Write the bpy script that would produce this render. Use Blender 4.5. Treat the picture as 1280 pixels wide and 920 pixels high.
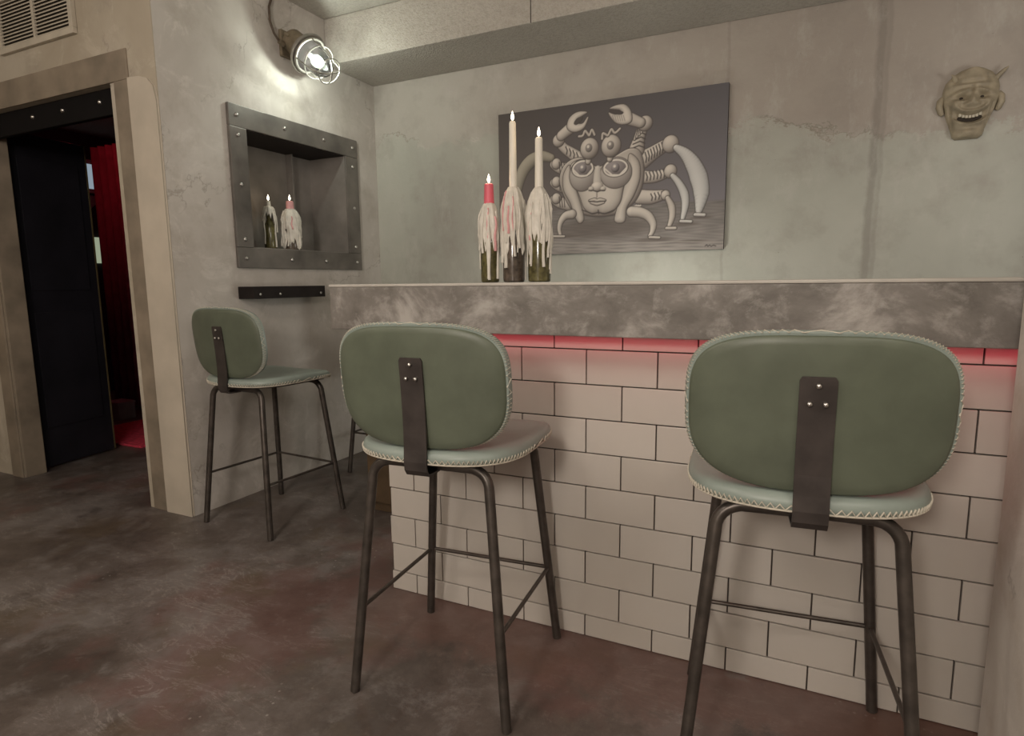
import bpy, bmesh, math, random
import numpy as np
from mathutils import Vector, Matrix, noise as mnoise

random.seed(7)
PI = math.pi
for o in list(bpy.data.objects):
    bpy.data.objects.remove(o)
SC = bpy.context.scene
COL = SC.collection

# ------------------------------------------------------------------ camera
yaw, pitch, roll = math.radians(25.592), math.radians(8.014), math.radians(-0.634)
fwd = Vector((-math.sin(yaw)*math.cos(pitch), math.cos(yaw)*math.cos(pitch), -math.sin(pitch)))
rgt = Vector((math.cos(yaw), math.sin(yaw), 0))
upv = rgt.cross(fwd)
r_ = rgt*math.cos(roll) + upv*math.sin(roll)
u_ = -rgt*math.sin(roll) + upv*math.cos(roll)
cd = bpy.data.cameras.new('camera')
cd.sensor_fit = 'HORIZONTAL'; cd.sensor_width = 36.0; cd.lens = 762.6/1280*36; cd.clip_start = 0.05
cam = bpy.data.objects.new('camera', cd); COL.objects.link(cam)
cam.matrix_world = Matrix(((r_.x, u_.x, -fwd.x, 0), (r_.y, u_.y, -fwd.y, 0), (r_.z, u_.z, -fwd.z, 1.10), (0, 0, 0, 1)))
SC.camera = cam

# ------------------------------------------------------------------ world and light
w = bpy.data.worlds.new('World'); SC.world = w; w.use_nodes = True
w.node_tree.nodes['Background'].inputs[0].default_value = (0.5, 0.5, 0.5, 1)
w.node_tree.nodes['Background'].inputs[1].default_value = 0.05
SC.view_settings.view_transform = 'Standard'
SC.view_settings.look = 'None'
SC.view_settings.gamma = 1.0
SC.view_settings.use_curve_mapping = False
SC.view_settings.exposure = 0.03

def area(name, loc, target, size, power, col, spread=180, sy=None):
    l = bpy.data.lights.new(name, 'AREA'); l.energy = power; l.color = col
    l.shape = 'DISK' if sy is None else 'RECTANGLE'; l.size = size
    if sy is not None: l.size_y = sy
    l.spread = math.radians(spread)
    o = bpy.data.objects.new(name, l); COL.objects.link(o)
    o.location = loc
    o.rotation_euler = (Vector(target) - Vector(loc)).to_track_quat('-Z', 'Y').to_euler()
    return o
def point(name, loc, power, col, r=0.02):
    l = bpy.data.lights.new(name, 'POINT'); l.energy = power; l.color = col; l.shadow_soft_size = r
    o = bpy.data.objects.new(name, l); COL.objects.link(o); o.location = loc
    return o
WARM = (1.0, 0.91, 0.825)
point('pendant_front', (-1.35, 0.05, 2.25), 36, WARM, 0.22)
point('pendant_right', (0.85, 0.15, 2.25), 28, WARM, 0.22)
point('pendant_rear', (-0.4, -1.7, 1.85), 135, WARM, 0.22)
point('pendant_left', (-3.4, -0.2, 2.25), 22, (1.0, 0.89, 0.74), 0.2)
point('added_bar_fill', (1.25, 2.45, 1.50), 11, (1.0, 0.98, 0.92), 0.15)  # unseen light added to brighten the beam underside and back wall
point('added_back_wall_fill', (-0.75, 2.85, 0.80), 12, (1.0, 1.0, 0.91), 0.12)  # added light hidden behind the bar, lifts beam underside and lower wall

# ------------------------------------------------------------------ materials
class N:
    def __init__(s, name, rough=0.6, spec=0.4, metal=0.0):
        s.m = bpy.data.materials.new(name); s.m.use_nodes = True
        s.t = s.m.node_tree; s.n = s.t.nodes; s.l = s.t.links
        s.b = s.n['Principled BSDF']; s.out = s.n['Material Output']
        s.b.inputs['Roughness'].default_value = rough
        s.b.inputs['Specular IOR Level'].default_value = spec
        s.b.inputs['Metallic'].default_value = metal
        s._tc = None
    @property
    def co(s):
        if s._tc is None: s._tc = s.n.new('ShaderNodeTexCoord')
        return s._tc.outputs['Object']
    def set(s, sock, v):
        if hasattr(v, 'is_output'): s.l.new(v, sock)
        else:
            if isinstance(v, (tuple, list)) and len(v) == 3 and len(sock.default_value) == 4: v = (*v, 1)
            sock.default_value = v
    def map(s, scale=(1, 1, 1), vec=None, loc=(0, 0, 0)):
        q = s.n.new('ShaderNodeMapping'); s.set(q.inputs['Vector'], vec or s.co)
        q.inputs['Scale'].default_value = scale; q.inputs['Location'].default_value = loc
        return q.outputs[0]
    def noise(s, scale, detail=4, rough=0.55, vec=None, dist=0.0):
        q = s.n.new('ShaderNodeTexNoise'); s.set(q.inputs['Vector'], vec or s.co)
        q.inputs['Scale'].default_value = scale; q.inputs['Detail'].default_value = detail
        q.inputs['Roughness'].default_value = rough; q.inputs['Distortion'].default_value = dist
        return q.outputs[0]
    def voro(s, scale, feature='F1', vec=None):
        q = s.n.new('ShaderNodeTexVoronoi'); q.feature = feature
        s.set(q.inputs['Vector'], vec or s.co); q.inputs['Scale'].default_value = scale
        return q.outputs['Distance']
    def ramp(s, fac, stops, interp='LINEAR'):
        q = s.n.new('ShaderNodeValToRGB'); s.l.new(fac, q.inputs[0]); q.color_ramp.interpolation = interp
        e = q.color_ramp.elements
        while len(e) < len(stops): e.new(0.5)
        for i, (p, c) in enumerate(stops):
            e[i].position = p; e[i].color = (c, c, c, 1) if isinstance(c, (int, float)) else (*c, 1)
        return q.outputs[0]
    def mix(s, fac, a, b, mode='MIX'):
        q = s.n.new('ShaderNodeMix'); q.data_type = 'RGBA'; q.blend_type = mode
        s.set(q.inputs[0], fac); s.set(q.inputs[6], a); s.set(q.inputs[7], b)
        return q.outputs[2]
    def math(s, op, a, b=0.0, c=None):
        q = s.n.new('ShaderNodeMath'); q.operation = op
        s.set(q.inputs[0], a); s.set(q.inputs[1], b)
        if c is not None: s.set(q.inputs[2], c)
        return q.outputs[0]
    def xyz(s):
        q = s.n.new('ShaderNodeSeparateXYZ'); s.l.new(s.co, q.inputs[0]); return q.outputs
    def color(s, v): s.set(s.b.inputs['Base Color'], v)
    def rough(s, v): s.set(s.b.inputs['Roughness'], v)
    def bump(s, h, strength=0.3, dist=0.01):
        q = s.n.new('ShaderNodeBump'); s.l.new(h, q.inputs['Height'])
        q.inputs['Strength'].default_value = strength; q.inputs['Distance'].default_value = dist
        s.l.new(q.outputs[0], s.b.inputs['Normal'])
    def rnd(s):
        q = s.n.new('ShaderNodeObjectInfo'); return q.outputs['Random']

M = {}
def plain(key, col, rough=0.5, metal=0.0, spec=0.4, var=0.12, scale=12, bump=0.0):
    k = N(key, rough, spec, metal)
    f = k.noise(scale, 4)
    lo = tuple(c*(1-var) for c in col); hi = tuple(min(1, c*(1+var)) for c in col)
    k.color(k.ramp(f, [(0.3, lo), (0.7, hi)]))
    if bump: k.bump(k.noise(scale*6, 3), bump, 0.002)
    M[key] = k.m
    return k
def emis(key, col, strength):
    k = N(key, 0.5)
    k.color(col); k.set(k.b.inputs['Emission Color'], col); k.b.inputs['Emission Strength'].default_value = strength
    M[key] = k.m

# concrete of the niche wall, the door wall and the pier
def concrete(key, a, b, c, stain=(0.30, 0.26, 0.21), stain_amt=0.35):
    k = N(key, 0.75, 0.25)
    big = k.noise(1.3, 5, 0.6, dist=0.6); mid = k.noise(5, 6, 0.65); fine = k.noise(55, 4, 0.6)
    col = k.ramp(big, [(0.30, a), (0.5, b), (0.70, c)])
    col = k.mix(k.ramp(mid, [(0.50, 0.0), (0.68, stain_amt*1.3)]), col, stain)
    sw = k.noise(3.4, 9, 0.72, dist=1.2)
    col = k.mix(k.ramp(sw, [(0.53, 0.0), (0.66, 0.45)]), col, tuple(min(1, q_*1.22) for q_ in c))
    cr = k.math('ABSOLUTE', k.math('SUBTRACT', k.noise(1.15, 7, 0.6, dist=0.4), 0.5))
    col = k.mix(k.math('MULTIPLY', k.ramp(cr, [(0.0015, 0.5), (0.005, 0.0)]), k.ramp(big, [(0.48, 0.0), (0.56, 1.0)])), col, (0.20, 0.17, 0.14))
    pits = k.ramp(k.voro(26), [(0.03, 1.0), (0.07, 0.0)])
    gate = k.ramp(k.noise(4.0, 2), [(0.55, 0.0), (0.62, 1.0)])
    pit = k.math('MULTIPLY', pits, gate)
    col = k.mix(k.math('MULTIPLY', pit, 0.6), col, (0.16, 0.14, 0.12))
    k.color(col)
    h = k.math('ADD', k.math('MULTIPLY', mid, 0.8), k.math('MULTIPLY', fine, 0.2))
    k.bump(k.math('SUBTRACT', h, k.math('MULTIPLY', pit, 0.5)), 0.35, 0.012)
    M[key] = k.m
concrete('concrete_left', (0.40, 0.36, 0.32), (0.475, 0.437, 0.398), (0.55, 0.515, 0.475), stain_amt=0.28)
concrete('concrete_door', (0.35, 0.30, 0.23), (0.40, 0.35, 0.275), (0.45, 0.40, 0.33))
concrete('concrete_pier', (0.53, 0.49, 0.44), (0.57, 0.53, 0.475), (0.61, 0.57, 0.52), stain=(0.34, 0.25, 0.16), stain_amt=0.25)

# back wall: warm upper coat over a greener lower skim coat with a torn edge
k = N('concrete_back', 0.78, 0.22)
X, Y, Z = k.xyz()
big = k.noise(1.1, 5, 0.6, dist=0.5); mid = k.noise(6, 6, 0.65); fine = k.noise(60, 4)
lower = k.ramp(big, [(0.30, (0.355, 0.345, 0.305)), (0.5, (0.412, 0.412, 0.362)), (0.72, (0.468, 0.465, 0.412))])
upper = k.ramp(big, [(0.28, (0.33, 0.285, 0.25)), (0.5, (0.37, 0.33, 0.29)), (0.75, (0.42, 0.385, 0.34))])
upl = k.ramp(big, [(0.28, (0.40, 0.375, 0.33)), (0.75, (0.47, 0.44, 0.40))])
upper = k.mix(k.ramp(k.math('ADD', X, k.math('MULTIPLY', mid, 0.5)), [(-0.9+0.0, 0.0), (0.0, 1.0)]) if False else
              k.ramp(k.math('MULTIPLY_ADD', X, 0.35, 0.75), [(0.1, 0.0), (0.6, 1.0)]), upl, upper)
edge = k.math('ADD', k.math('MULTIPLY_ADD', X, 0.06, Z), k.math('ADD', k.math('MULTIPLY', k.noise(1.7, 9, 0.72, vec=k.map((1, 1, 1.3)), dist=0.3), -0.60), 0.10))
m = k.ramp(k.math('SUBTRACT', edge, 1.15), [(0.42, 0.0), (0.470, 0.30), (0.480, 0.9), (0.54, 1.0)])
col = k.mix(m, lower, upper)
rim = k.ramp(k.math('SUBTRACT', edge, 1.15), [(0.455, 0.0), (0.468, 1.0), (0.474, 1.0), (0.485, 0.0)])
rim = k.math('MULTIPLY', rim, k.ramp(k.noise(2.6, 2), [(0.5, 0.0), (0.6, 0.8)]))
col = k.mix(rim, col, (0.55, 0.53, 0.48))
ck = k.math('MULTIPLY', k.ramp(k.math('SUBTRACT', edge, 1.15), [(0.462, 0.0), (0.472, 0.75), (0.480, 0.0)]), k.ramp(k.noise(1.9, 3, vec=k.map(loc=(4, 0, 2))), [(0.47, 0.0), (0.56, 1.0)]))
col = k.mix(ck, col, (0.20, 0.17, 0.13))
# joints between the cast panels
wob = k.math('MULTIPLY_ADD', k.noise(2.2, 3), 0.05, X)
for x0, wd, amt in ((0.275, 0.026, 0.42), (0.305, 0.012, 0.25), (-0.38, 0.010, 0.22)):
    d = k.math('ABSOLUTE', k.math('SUBTRACT', k.math('MULTIPLY_ADD', k.noise(7, 6, 0.7), 0.03, wob), x0+0.015))
    col = k.mix(k.ramp(k.math('DIVIDE', d, wd), [(0.35, amt), (1.0, 0.0)]), col, (0.17, 0.15, 0.13))
pit = k.math('MULTIPLY', k.ramp(k.voro(22), [(0.03, 1.0), (0.06, 0.0)]), k.ramp(k.noise(3.0, 2), [(0.52, 0.0), (0.6, 1.0)]))
col = k.mix(k.math('MULTIPLY', pit, 0.7), col, (0.15, 0.14, 0.12))
col = k.mix(k.ramp(mid, [(0.5, 0.0), (0.72, 0.40)]), col, (0.27, 0.24, 0.21))
col = k.mix(k.ramp(k.noise(9, 8, 0.75, vec=k.map((1, 1, 0.45))), [(0.52, 0.0), (0.68, 0.35)]), col, (0.52, 0.50, 0.46))
k.color(col)
k.bump(k.math('ADD', k.math('MULTIPLY', mid, 0.6), k.math('ADD', k.math('MULTIPLY', fine, 0.15), k.math('MULTIPLY', m, 0.25))), 0.4, 0.012)
M['concrete_back'] = k.m

# sprayed rough ceiling
k = N('ceiling_rough', 0.9, 0.1)
big = k.noise(1.6, 4); f1 = k.noise(70, 3, 0.6); f2 = k.voro(120)
k.color(k.mix(k.ramp(f1, [(0.42, 0.0), (0.7, 0.45)]), k.ramp(big, [(0.3, (0.42, 0.39, 0.345)), (0.7, (0.50, 0.47, 0.42))]), (0.30, 0.27, 0.23)))
k.bump(k.math('ADD', f1, k.math('MULTIPLY', f2, 0.6)), 0.45, 0.010)
M['ceiling_rough'] = k.m

# worn polished concrete floor
k = N('floor_concrete', 0.4, 0.45)
a = k.noise(1.3, 10, 0.68, dist=0.3); b = k.noise(4.0, 12, 0.76, dist=0.25); c = k.noise(16, 12, 0.82); d = k.noise(1.5, 7, 0.62, vec=k.map(loc=(7, 3, 1)))
col = k.ramp(a, [(0.36, (0.062, 0.048, 0.041)), (0.48, (0.105, 0.084, 0.073)), (0.64, (0.190, 0.167, 0.157))])
col = k.mix(k.ramp(b, [(0.50, 0.0), (0.62, 0.65)]), col, (0.190, 0.172, 0.162))
col = k.mix(k.ramp(b, [(0.36, 0.6), (0.46, 0.0)]), col, (0.045, 0.034, 0.029))
col = k.mix(k.ramp(d, [(0.54, 0.0), (0.62, 0.5)]), col, (0.140, 0.065, 0.056))
col = k.mix(k.ramp(k.noise(2.3, 7, 0.64, vec=k.map(loc=(2, 9, 4))), [(0.54, 0.0), (0.64, 0.55)]), col, (0.105, 0.076, 0.048))
col = k.mix(k.ramp(c, [(0.56, 0.0), (0.68, 0.5)]), col, (0.235, 0.210, 0.195))
col = k.mix(k.ramp(c, [(0.32, 0.5), (0.42, 0.0)]), col, (0.034, 0.027, 0.024))
fl = k.math('MULTIPLY', k.ramp(k.voro(30), [(0.07, 1.0), (0.14, 0.0)]), k.ramp(k.noise(3.4, 4, 0.6), [(0.54, 0.0), (0.60, 0.55)]))
col = k.mix(fl, col, (0.36, 0.33, 0.30))
st = k.noise(3.0, 10, 0.72, vec=k.map((1.0, 3.2, 1.0), loc=(3, 1, 0)), dist=0.8)
col = k.mix(k.math('MULTIPLY', k.ramp(st, [(0.500, 0.0), (0.512, 0.5), (0.526, 0.0)]), k.ramp(a, [(0.48, 0.0), (0.56, 1.0)])), col, (0.34, 0.31, 0.28))
FX, FY, FZ = k.xyz()  # reddish floor stain along the bar, with red LED spill painted into it
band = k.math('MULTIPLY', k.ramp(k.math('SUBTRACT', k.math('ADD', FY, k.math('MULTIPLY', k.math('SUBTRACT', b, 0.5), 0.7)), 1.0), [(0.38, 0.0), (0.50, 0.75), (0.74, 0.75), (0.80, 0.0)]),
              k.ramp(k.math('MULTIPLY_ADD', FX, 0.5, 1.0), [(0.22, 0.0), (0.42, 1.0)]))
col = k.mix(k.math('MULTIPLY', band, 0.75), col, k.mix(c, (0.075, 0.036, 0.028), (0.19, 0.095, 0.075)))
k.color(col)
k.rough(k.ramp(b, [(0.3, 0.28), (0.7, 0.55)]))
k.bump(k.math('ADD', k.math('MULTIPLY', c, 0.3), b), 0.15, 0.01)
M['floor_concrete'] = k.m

# bar worktop: dark trowelled concrete with pale clouds
k = N('worktop_concrete', 0.55, 0.35)
v = k.map((1, 1, 1.25))
a = k.noise(5.5, 9, 0.66, vec=v, dist=0.35); b = k.noise(15, 8, 0.72, vec=v, dist=0.3)
col = k.ramp(a, [(0.36, (0.125, 0.112, 0.098)), (0.52, (0.185, 0.168, 0.150)), (0.68, (0.38, 0.355, 0.325))])
col = k.mix(k.ramp(b, [(0.52, 0.0), (0.68, 0.55)]), col, (0.38, 0.36, 0.33))
k.color(col); k.bump(b, 0.15, 0.006)
M['worktop_concrete'] = k.m

# glazed tiles
k = N('tile_glaze', 0.22, 0.5)
f = k.noise(9, 3); r = k.rnd()
col = k.mix(r, (0.445, 0.408, 0.362), (0.505, 0.468, 0.422))
col = k.mix(k.ramp(f, [(0.4, 0.0), (0.8, 0.25)]), col, (0.46, 0.405, 0.34))
k.color(col); k.bump(k.noise(14, 2), 0.05, 0.004)
M['tile_glaze'] = k.m

plain('lit_top_tone', (0.44, 0.41, 0.365), 0.45, var=0.12, scale=10)  # paler tone for light caught along the worktop's top edge
plain('grout', (0.055, 0.045, 0.038), 0.9, scale=30)
plain('stool_leather', (0.098, 0.112, 0.080), 0.42, var=0.16, scale=9, bump=0.12)
plain('stool_pad', (0.235, 0.275, 0.245), 0.40, var=0.10, scale=9, bump=0.10)
plain('stitch_thread', (0.50, 0.46, 0.38), 0.8, scale=60)
plain('stool_metal', (0.084, 0.071, 0.061), 0.36, metal=0.55, var=0.3, scale=25, bump=0.06)
plain('strap_metal', (0.052, 0.043, 0.039), 0.42, metal=0.25, var=0.25, scale=18)
plain('bright_steel', (0.55, 0.53, 0.50), 0.3, metal=1.0, var=0.1)
k = plain('plate_steel', (0.17, 0.155, 0.14), 0.45, metal=0.45, var=0.35, scale=5, bump=0.08)
plain('liner_steel', (0.24, 0.22, 0.20), 0.50, metal=0.3, var=0.30, scale=4)
plain('header_paint', (0.007, 0.006, 0.006), 0.7, spec=0.1)
plain('black_steel', (0.018, 0.014, 0.013), 0.6, metal=0.0, spec=0.15, var=0.3, scale=8)
plain('casing_paint', (0.215, 0.175, 0.130), 0.6, var=0.35, scale=4, bump=0.1)
plain('jamb_plaster', (0.46, 0.405, 0.33), 0.75, var=0.10, scale=5, bump=0.12)
plain('door_paint', (0.014, 0.013, 0.017), 0.5, spec=0.2, var=0.3, scale=3)
plain('door_edge', (0.10, 0.075, 0.035), 0.5, var=0.2)
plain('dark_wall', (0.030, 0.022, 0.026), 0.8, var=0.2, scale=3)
plain('vent_paint', (0.46, 0.41, 0.33), 0.5, var=0.10)
plain('vent_dark', (0.035, 0.028, 0.020), 0.9)
plain('cast_metal', (0.22, 0.18, 0.125), 0.55, metal=0.3, var=0.35, scale=20, bump=0.2)
plain('ring_metal', (0.33, 0.31, 0.28), 0.35, metal=0.7, var=0.15, scale=20)
plain('cable_rubber', (0.085, 0.060, 0.042), 0.6)
plain('wax_white', (0.60, 0.565, 0.50), 0.45, var=0.10, scale=40, bump=0.15)
plain('wax_pink', (0.60, 0.30, 0.30), 0.45, var=0.12, scale=40)
plain('candle_white', (0.66, 0.62, 0.54), 0.45, var=0.05)
plain('candle_red', (0.62, 0.11, 0.15), 0.45, var=0.08)
plain('glass_olive', (0.085, 0.075, 0.030), 0.12, spec=0.6, var=0.6, scale=45)
plain('glass_brown', (0.075, 0.058, 0.045), 0.12, spec=0.6, var=0.6, scale=45)
plain('wick', (0.02, 0.015, 0.01), 0.9)
plain('mask_clay', (0.29, 0.245, 0.172), 0.55, var=0.22, scale=25, bump=0.2)
plain('mask_teeth', (0.46, 0.42, 0.33), 0.5)
plain('mask_dark', (0.030, 0.022, 0.016), 0.8)
plain('canvas_edge', (0.035, 0.032, 0.032), 0.7)
plain('cabinet_wood', (0.085, 0.055, 0.030), 0.5, var=0.35, scale=7)
plain('curtain_red', (0.27, 0.06, 0.08), 0.75, var=0.2)
plain('rug_red', (0.60, 0.05, 0.09), 0.9, var=0.3, scale=40)
plain('crate_grey', (0.38, 0.36, 0.37), 0.6)
plain('window_frame_paint', (0.60, 0.60, 0.58), 0.5)
emis('flame', (1.0, 0.86, 0.66), 5.0)
emis('bulb_glow', (0.93, 1.0, 0.95), 1.3)
emis('led_red', (1.0, 0.06, 0.13), 1.2)
emis('pane_blue', (0.40, 0.50, 0.58), 0.55)
emis('pane_green', (0.52, 0.60, 0.42), 0.5)
# painting: pigment stored per vertex
k = N('painted_canvas', 0.6, 0.3)
q = k.n.new('ShaderNodeVertexColor'); q.layer_name = 'paint'
k.color(q.outputs[0]); k.bump(k.noise(260, 2), 0.08, 0.001)
M['painted_canvas'] = k.m
# clear lamp glass
k = N('lamp_glass', 0.05)
tr = k.n.new('ShaderNodeBsdfTransparent'); gl = k.n.new('ShaderNodeBsdfGlossy'); gl.inputs['Roughness'].default_value = 0.08
fr = k.n.new('ShaderNodeFresnel'); fr.inputs[0].default_value = 1.35
mx = k.n.new('ShaderNodeMixShader'); k.l.new(fr.outputs[0], mx.inputs[0]); k.l.new(tr.outputs[0], mx.inputs[1]); k.l.new(gl.outputs[0], mx.inputs[2])
tr.inputs[0].default_value = (0.90, 0.95, 0.91, 1)
k.l.new(mx.outputs[0], k.out.inputs[0])
M['lamp_glass'] = k.m

# ------------------------------------------------------------------ mesh helpers
class MB:
    def __init__(s): s.v = []; s.f = []
    def add(s, vs, fs):
        o = len(s.v); s.v += [tuple(p) for p in vs]; s.f += [tuple(i+o for i in f) for f in fs]; return s
    def box(s, x0, x1, y0, y1, z0, z1):
        return s.add([(x0, y0, z0), (x1, y0, z0), (x1, y1, z0), (x0, y1, z0), (x0, y0, z1), (x1, y0, z1), (x1, y1, z1), (x0, y1, z1)],
                     [(0, 3, 2, 1), (4, 5, 6, 7), (0, 1, 5, 4), (1, 2, 6, 5), (2, 3, 7, 6), (3, 0, 4, 7)])
    def tube(s, pts, r, seg=10, closed=False):
        pts = [Vector(p) for p in pts]; n = len(pts)
        rr = r if isinstance(r, (list, tuple)) else [r]*n
        vs, fs = [], []
        t0 = (pts[1]-pts[0]).normalized()
        nrm = t0.orthogonal().normalized()
        for i in range(n):
            if closed: t = (pts[(i+1) % n]-pts[i-1]).normalized()
            else: t = (pts[min(i+1, n-1)]-pts[max(i-1, 0)]).normalized()
            nrm = (nrm - t*nrm.dot(t)).normalized(); bi = t.cross(nrm)
            for j in range(seg):
                a = 2*PI*j/seg
                vs.append(pts[i] + (nrm*math.cos(a)+bi*math.sin(a))*rr[i])
        m = n if closed else n-1
        for i in range(m):
            for j in range(seg):
                a, b = i*seg+j, i*seg+(j+1) % seg
                c, d = ((i+1) % n)*seg+(j+1) % seg, ((i+1) % n)*seg+j
                fs.append((a, b, c, d))
        if not closed:
            fs.append(tuple(reversed(range(seg)))); fs.append(tuple((n-1)*seg+j for j in range(seg)))
        return s.add(vs, fs)
    def lathe(s, prof, seg=32, mat=None, cap=True):
        vs, fs = [], []
        for (r, z) in prof:
            for j in range(seg):
                a = 2*PI*j/seg; vs.append(Vector((r*math.cos(a), r*math.sin(a), z)))
        for i in range(len(prof)-1):
            for j in range(seg):
                fs.append((i*seg+j, i*seg+(j+1) % seg, (i+1)*seg+(j+1) % seg, (i+1)*seg+j))
        if cap:
            fs.append(tuple(reversed(range(seg)))); fs.append(tuple((len(prof)-1)*seg+j for j in range(seg)))
        if mat: vs = [mat @ p for p in vs]
        return s.add(vs, fs)
    def build(s, name, mat, parent=None, smooth=False, bevel=0.0, loc=None, rot=None):
        me = bpy.data.meshes.new(name)
        me.from_pydata(s.v, [], s.f); me.update()
        bm = bmesh.new(); bm.from_mesh(me)
        if bevel:
            bmesh.ops.bevel(bm, geom=bm.edges[:], offset=bevel, segments=2, affect='EDGES', profile=0.6)
        bmesh.ops.recalc_face_normals(bm, faces=bm.faces[:])
        bm.to_mesh(me); bm.free()
        if smooth:
            me.polygons.foreach_set('use_smooth', [True]*len(me.polygons))
            try: me.set_sharp_from_angle(angle=math.radians(50))
            except Exception: pass
        me.materials.append(M[mat])
        o = bpy.data.objects.new(name, me); COL.objects.link(o)
        if parent: o.parent = parent
        if loc: o.location = loc
        if rot: o.rotation_euler = rot
        return o
def B(*a): return MB().box(*a)
def tag(o, label=None, cat=None, group=None, kind=None):
    if label: o['label'] = label
    if cat: o['category'] = cat
    if group: o['group'] = group
    if kind: o['kind'] = kind
    return o
def empty(name, loc=(0, 0, 0), rz=0.0):
    o = bpy.data.objects.new(name, None); COL.objects.link(o); o.location = loc; o.rotation_euler = (0, 0, rz)
    o.empty_display_size = 0.1
    return o
def share(src, name, parent=None, loc=None, rot=None, scale=None):
    o = bpy.data.objects.new(name, src.data); COL.objects.link(o)
    if parent: o.parent = parent
    if loc is not None: o.location = loc
    if rot is not None: o.rotation_euler = rot
    if scale is not None: o.scale = scale
    return o
def copy_tree(o, parent=None):
    c = o.copy(); COL.objects.link(c); c.parent = parent
    for ch in list(o.children): copy_tree(ch, c)
    return c
def struct(o): o['kind'] = 'structure'; return o

# ------------------------------------------------------------------ the room
XL, YB, YD, ZC = -2.60, 3.39, 1.876, 2.62
DX0, DX1, DZ = -4.06, -2.885, 2.02        # door opening
NY0, NY1, NZ0, NZ1 = 2.325, 3.065, 1.29, 1.878   # niche opening
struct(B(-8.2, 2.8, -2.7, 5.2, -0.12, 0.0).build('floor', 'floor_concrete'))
struct(B(-8.2, 2.8, -2.7, 5.2, ZC, ZC+0.1).build('ceiling', 'ceiling_rough'))
bm_ = B(XL+0.001, 2.6, 2.95, YB-0.001, 2.366, ZC-0.001)
beam = struct(bm_.build('ceiling_beam', 'ceiling_rough', bevel=0.006))
B(-1.292, -1.287, 2.9493, 2.9512, 2.366, ZC-0.002).build('joint', 'grout', beam)
struct(B(XL-0.32, 2.6, YB, YB+0.2, 0.0, ZC-0.001).build('wall_back', 'concrete_back'))
mb = MB()
mb.box(XL-0.32, XL, YD, NY0, 0, ZC-0.001); mb.box(XL-0.32, XL, NY1, YB, 0, ZC-0.001)
mb.box(XL-0.32, XL, NY0, NY1, 0, NZ0); mb.box(XL-0.32, XL, NY0, NY1, NZ1, ZC-0.001)
mb.box(XL-0.32, XL-0.28, NY0, NY1, NZ0, NZ1)
struct(mb.build('wall_left', 'concrete_left'))
mb = MB()
mb.box(DX1, XL-0.32, YD, YD+0.11, 0, ZC-0.001)
mb.box(XL-0.32, XL-0.0005, YD-0.004, YD, 0, ZC-0.001)
mb.box(-5.6, DX0, YD, YD+0.11, 0, ZC-0.001)
mb.box(DX0, DX1, YD, YD+0.11, DZ, ZC-0.001)
struct(mb.build('wall_door', 'concrete_door'))
struct(B(-5.7, -5.6, -2.6, YD+0.11, 0, ZC-0.001).build('wall_far_left', 'concrete_door'))
struct(B(-5.6, 2.7, -2.7, -2.6, 0, ZC-0.001).build('wall_rear', 'concrete_left'))
struct(B(2.6, 2.7, -2.6, YB, 0, ZC-0.001).build('wall_right', 'concrete_left'))
struct(B(0.381, 0.66, 1.16, 1.50, 0, ZC-0.001).build('wall_pier', 'concrete_pier', bevel=0.006))
# plaster strip beside the door with its rounded shoulder
mb = MB()
pr = [(-2.778, 0), (-2.601, 0), (-2.601, 1.90), (-2.615, 1.965), (-2.65, 2.0), (-2.70, 2.015), (-2.778, 2.02)]
vs = [(x, YD-0.016, z) for x, z in pr] + [(x, YD-0.004, z) for x, z in pr]; n = len(pr)
mb.add(vs, [tuple(range(n)), tuple(reversed(range(n, 2*n)))] + [(i, (i+1) % n, n+(i+1) % n, n+i) for i in range(n)])
struct(mb.build('trim_1', 'jamb_plaster', bevel=0.003))
# room beyond the door
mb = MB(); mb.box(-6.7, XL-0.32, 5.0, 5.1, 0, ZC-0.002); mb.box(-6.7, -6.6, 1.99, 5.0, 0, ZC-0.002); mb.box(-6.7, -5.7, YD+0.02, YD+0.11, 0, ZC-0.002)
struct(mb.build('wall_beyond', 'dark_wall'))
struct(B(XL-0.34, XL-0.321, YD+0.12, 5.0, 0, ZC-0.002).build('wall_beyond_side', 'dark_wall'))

# door: casing, header plate, leaf
door = struct(empty('door_1', (DX0, YD, 0)))
def dpart(name, x0, x1, y0, y1, z0, z1, mat, bev=0.004):
    return B(x0-DX0, x1-DX0, y0-YD, y1-YD, z0, z1).build(name, mat, door, bevel=bev)
dpart('casing_top', -4.165, -2.782, YD-0.012, YD+0.0, DZ, 2.15, 'casing_paint')
dpart('casing_side', DX1, -2.782, YD-0.012, YD+0.0, 0, DZ, 'casing_paint')
dpart('casing_side', -4.165, DX0, YD-0.012, YD+0.0, 0, DZ, 'casing_paint')
dpart('jamb', DX0-0.001, DX0+0.012, YD, YD+0.11, 0, DZ, 'casing_paint')
dpart('jamb', DX1-0.012, DX1+0.001, YD, YD+0.11, 0, DZ, 'casing_paint')
hd = dpart('header_plate', DX0+0.012, DX1-0.012, YD+0.03, YD+0.06, 1.90, DZ-0.001, 'header_paint')
nut0 = None
for x in (-3.95, -3.62, -3.36, -3.06):
    mb = MB().lathe([(0.011, 0), (0.011, 0.005), (0.006, 0.010), (0.001, 0.011)], 10, Matrix.Rotation(PI/2, 4, 'X'))
    nut0 = mb.build('bolt', 'bright_steel', hd, smooth=True, loc=(x-DX0, 0.03, 1.965))
leaf = empty('leaf_tmp'); bpy.data.objects.remove(leaf)
ang = math.atan2(2.475-1.99, -4.188+4.11)
lf = B(0, 0.49, 0, 0.04, 0.012, 1.985).build('door_leaf', 'door_paint', door, bevel=0.003, loc=(-4.105-DX0, 1.99-YD, 0), rot=(0, 0, ang))
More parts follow.
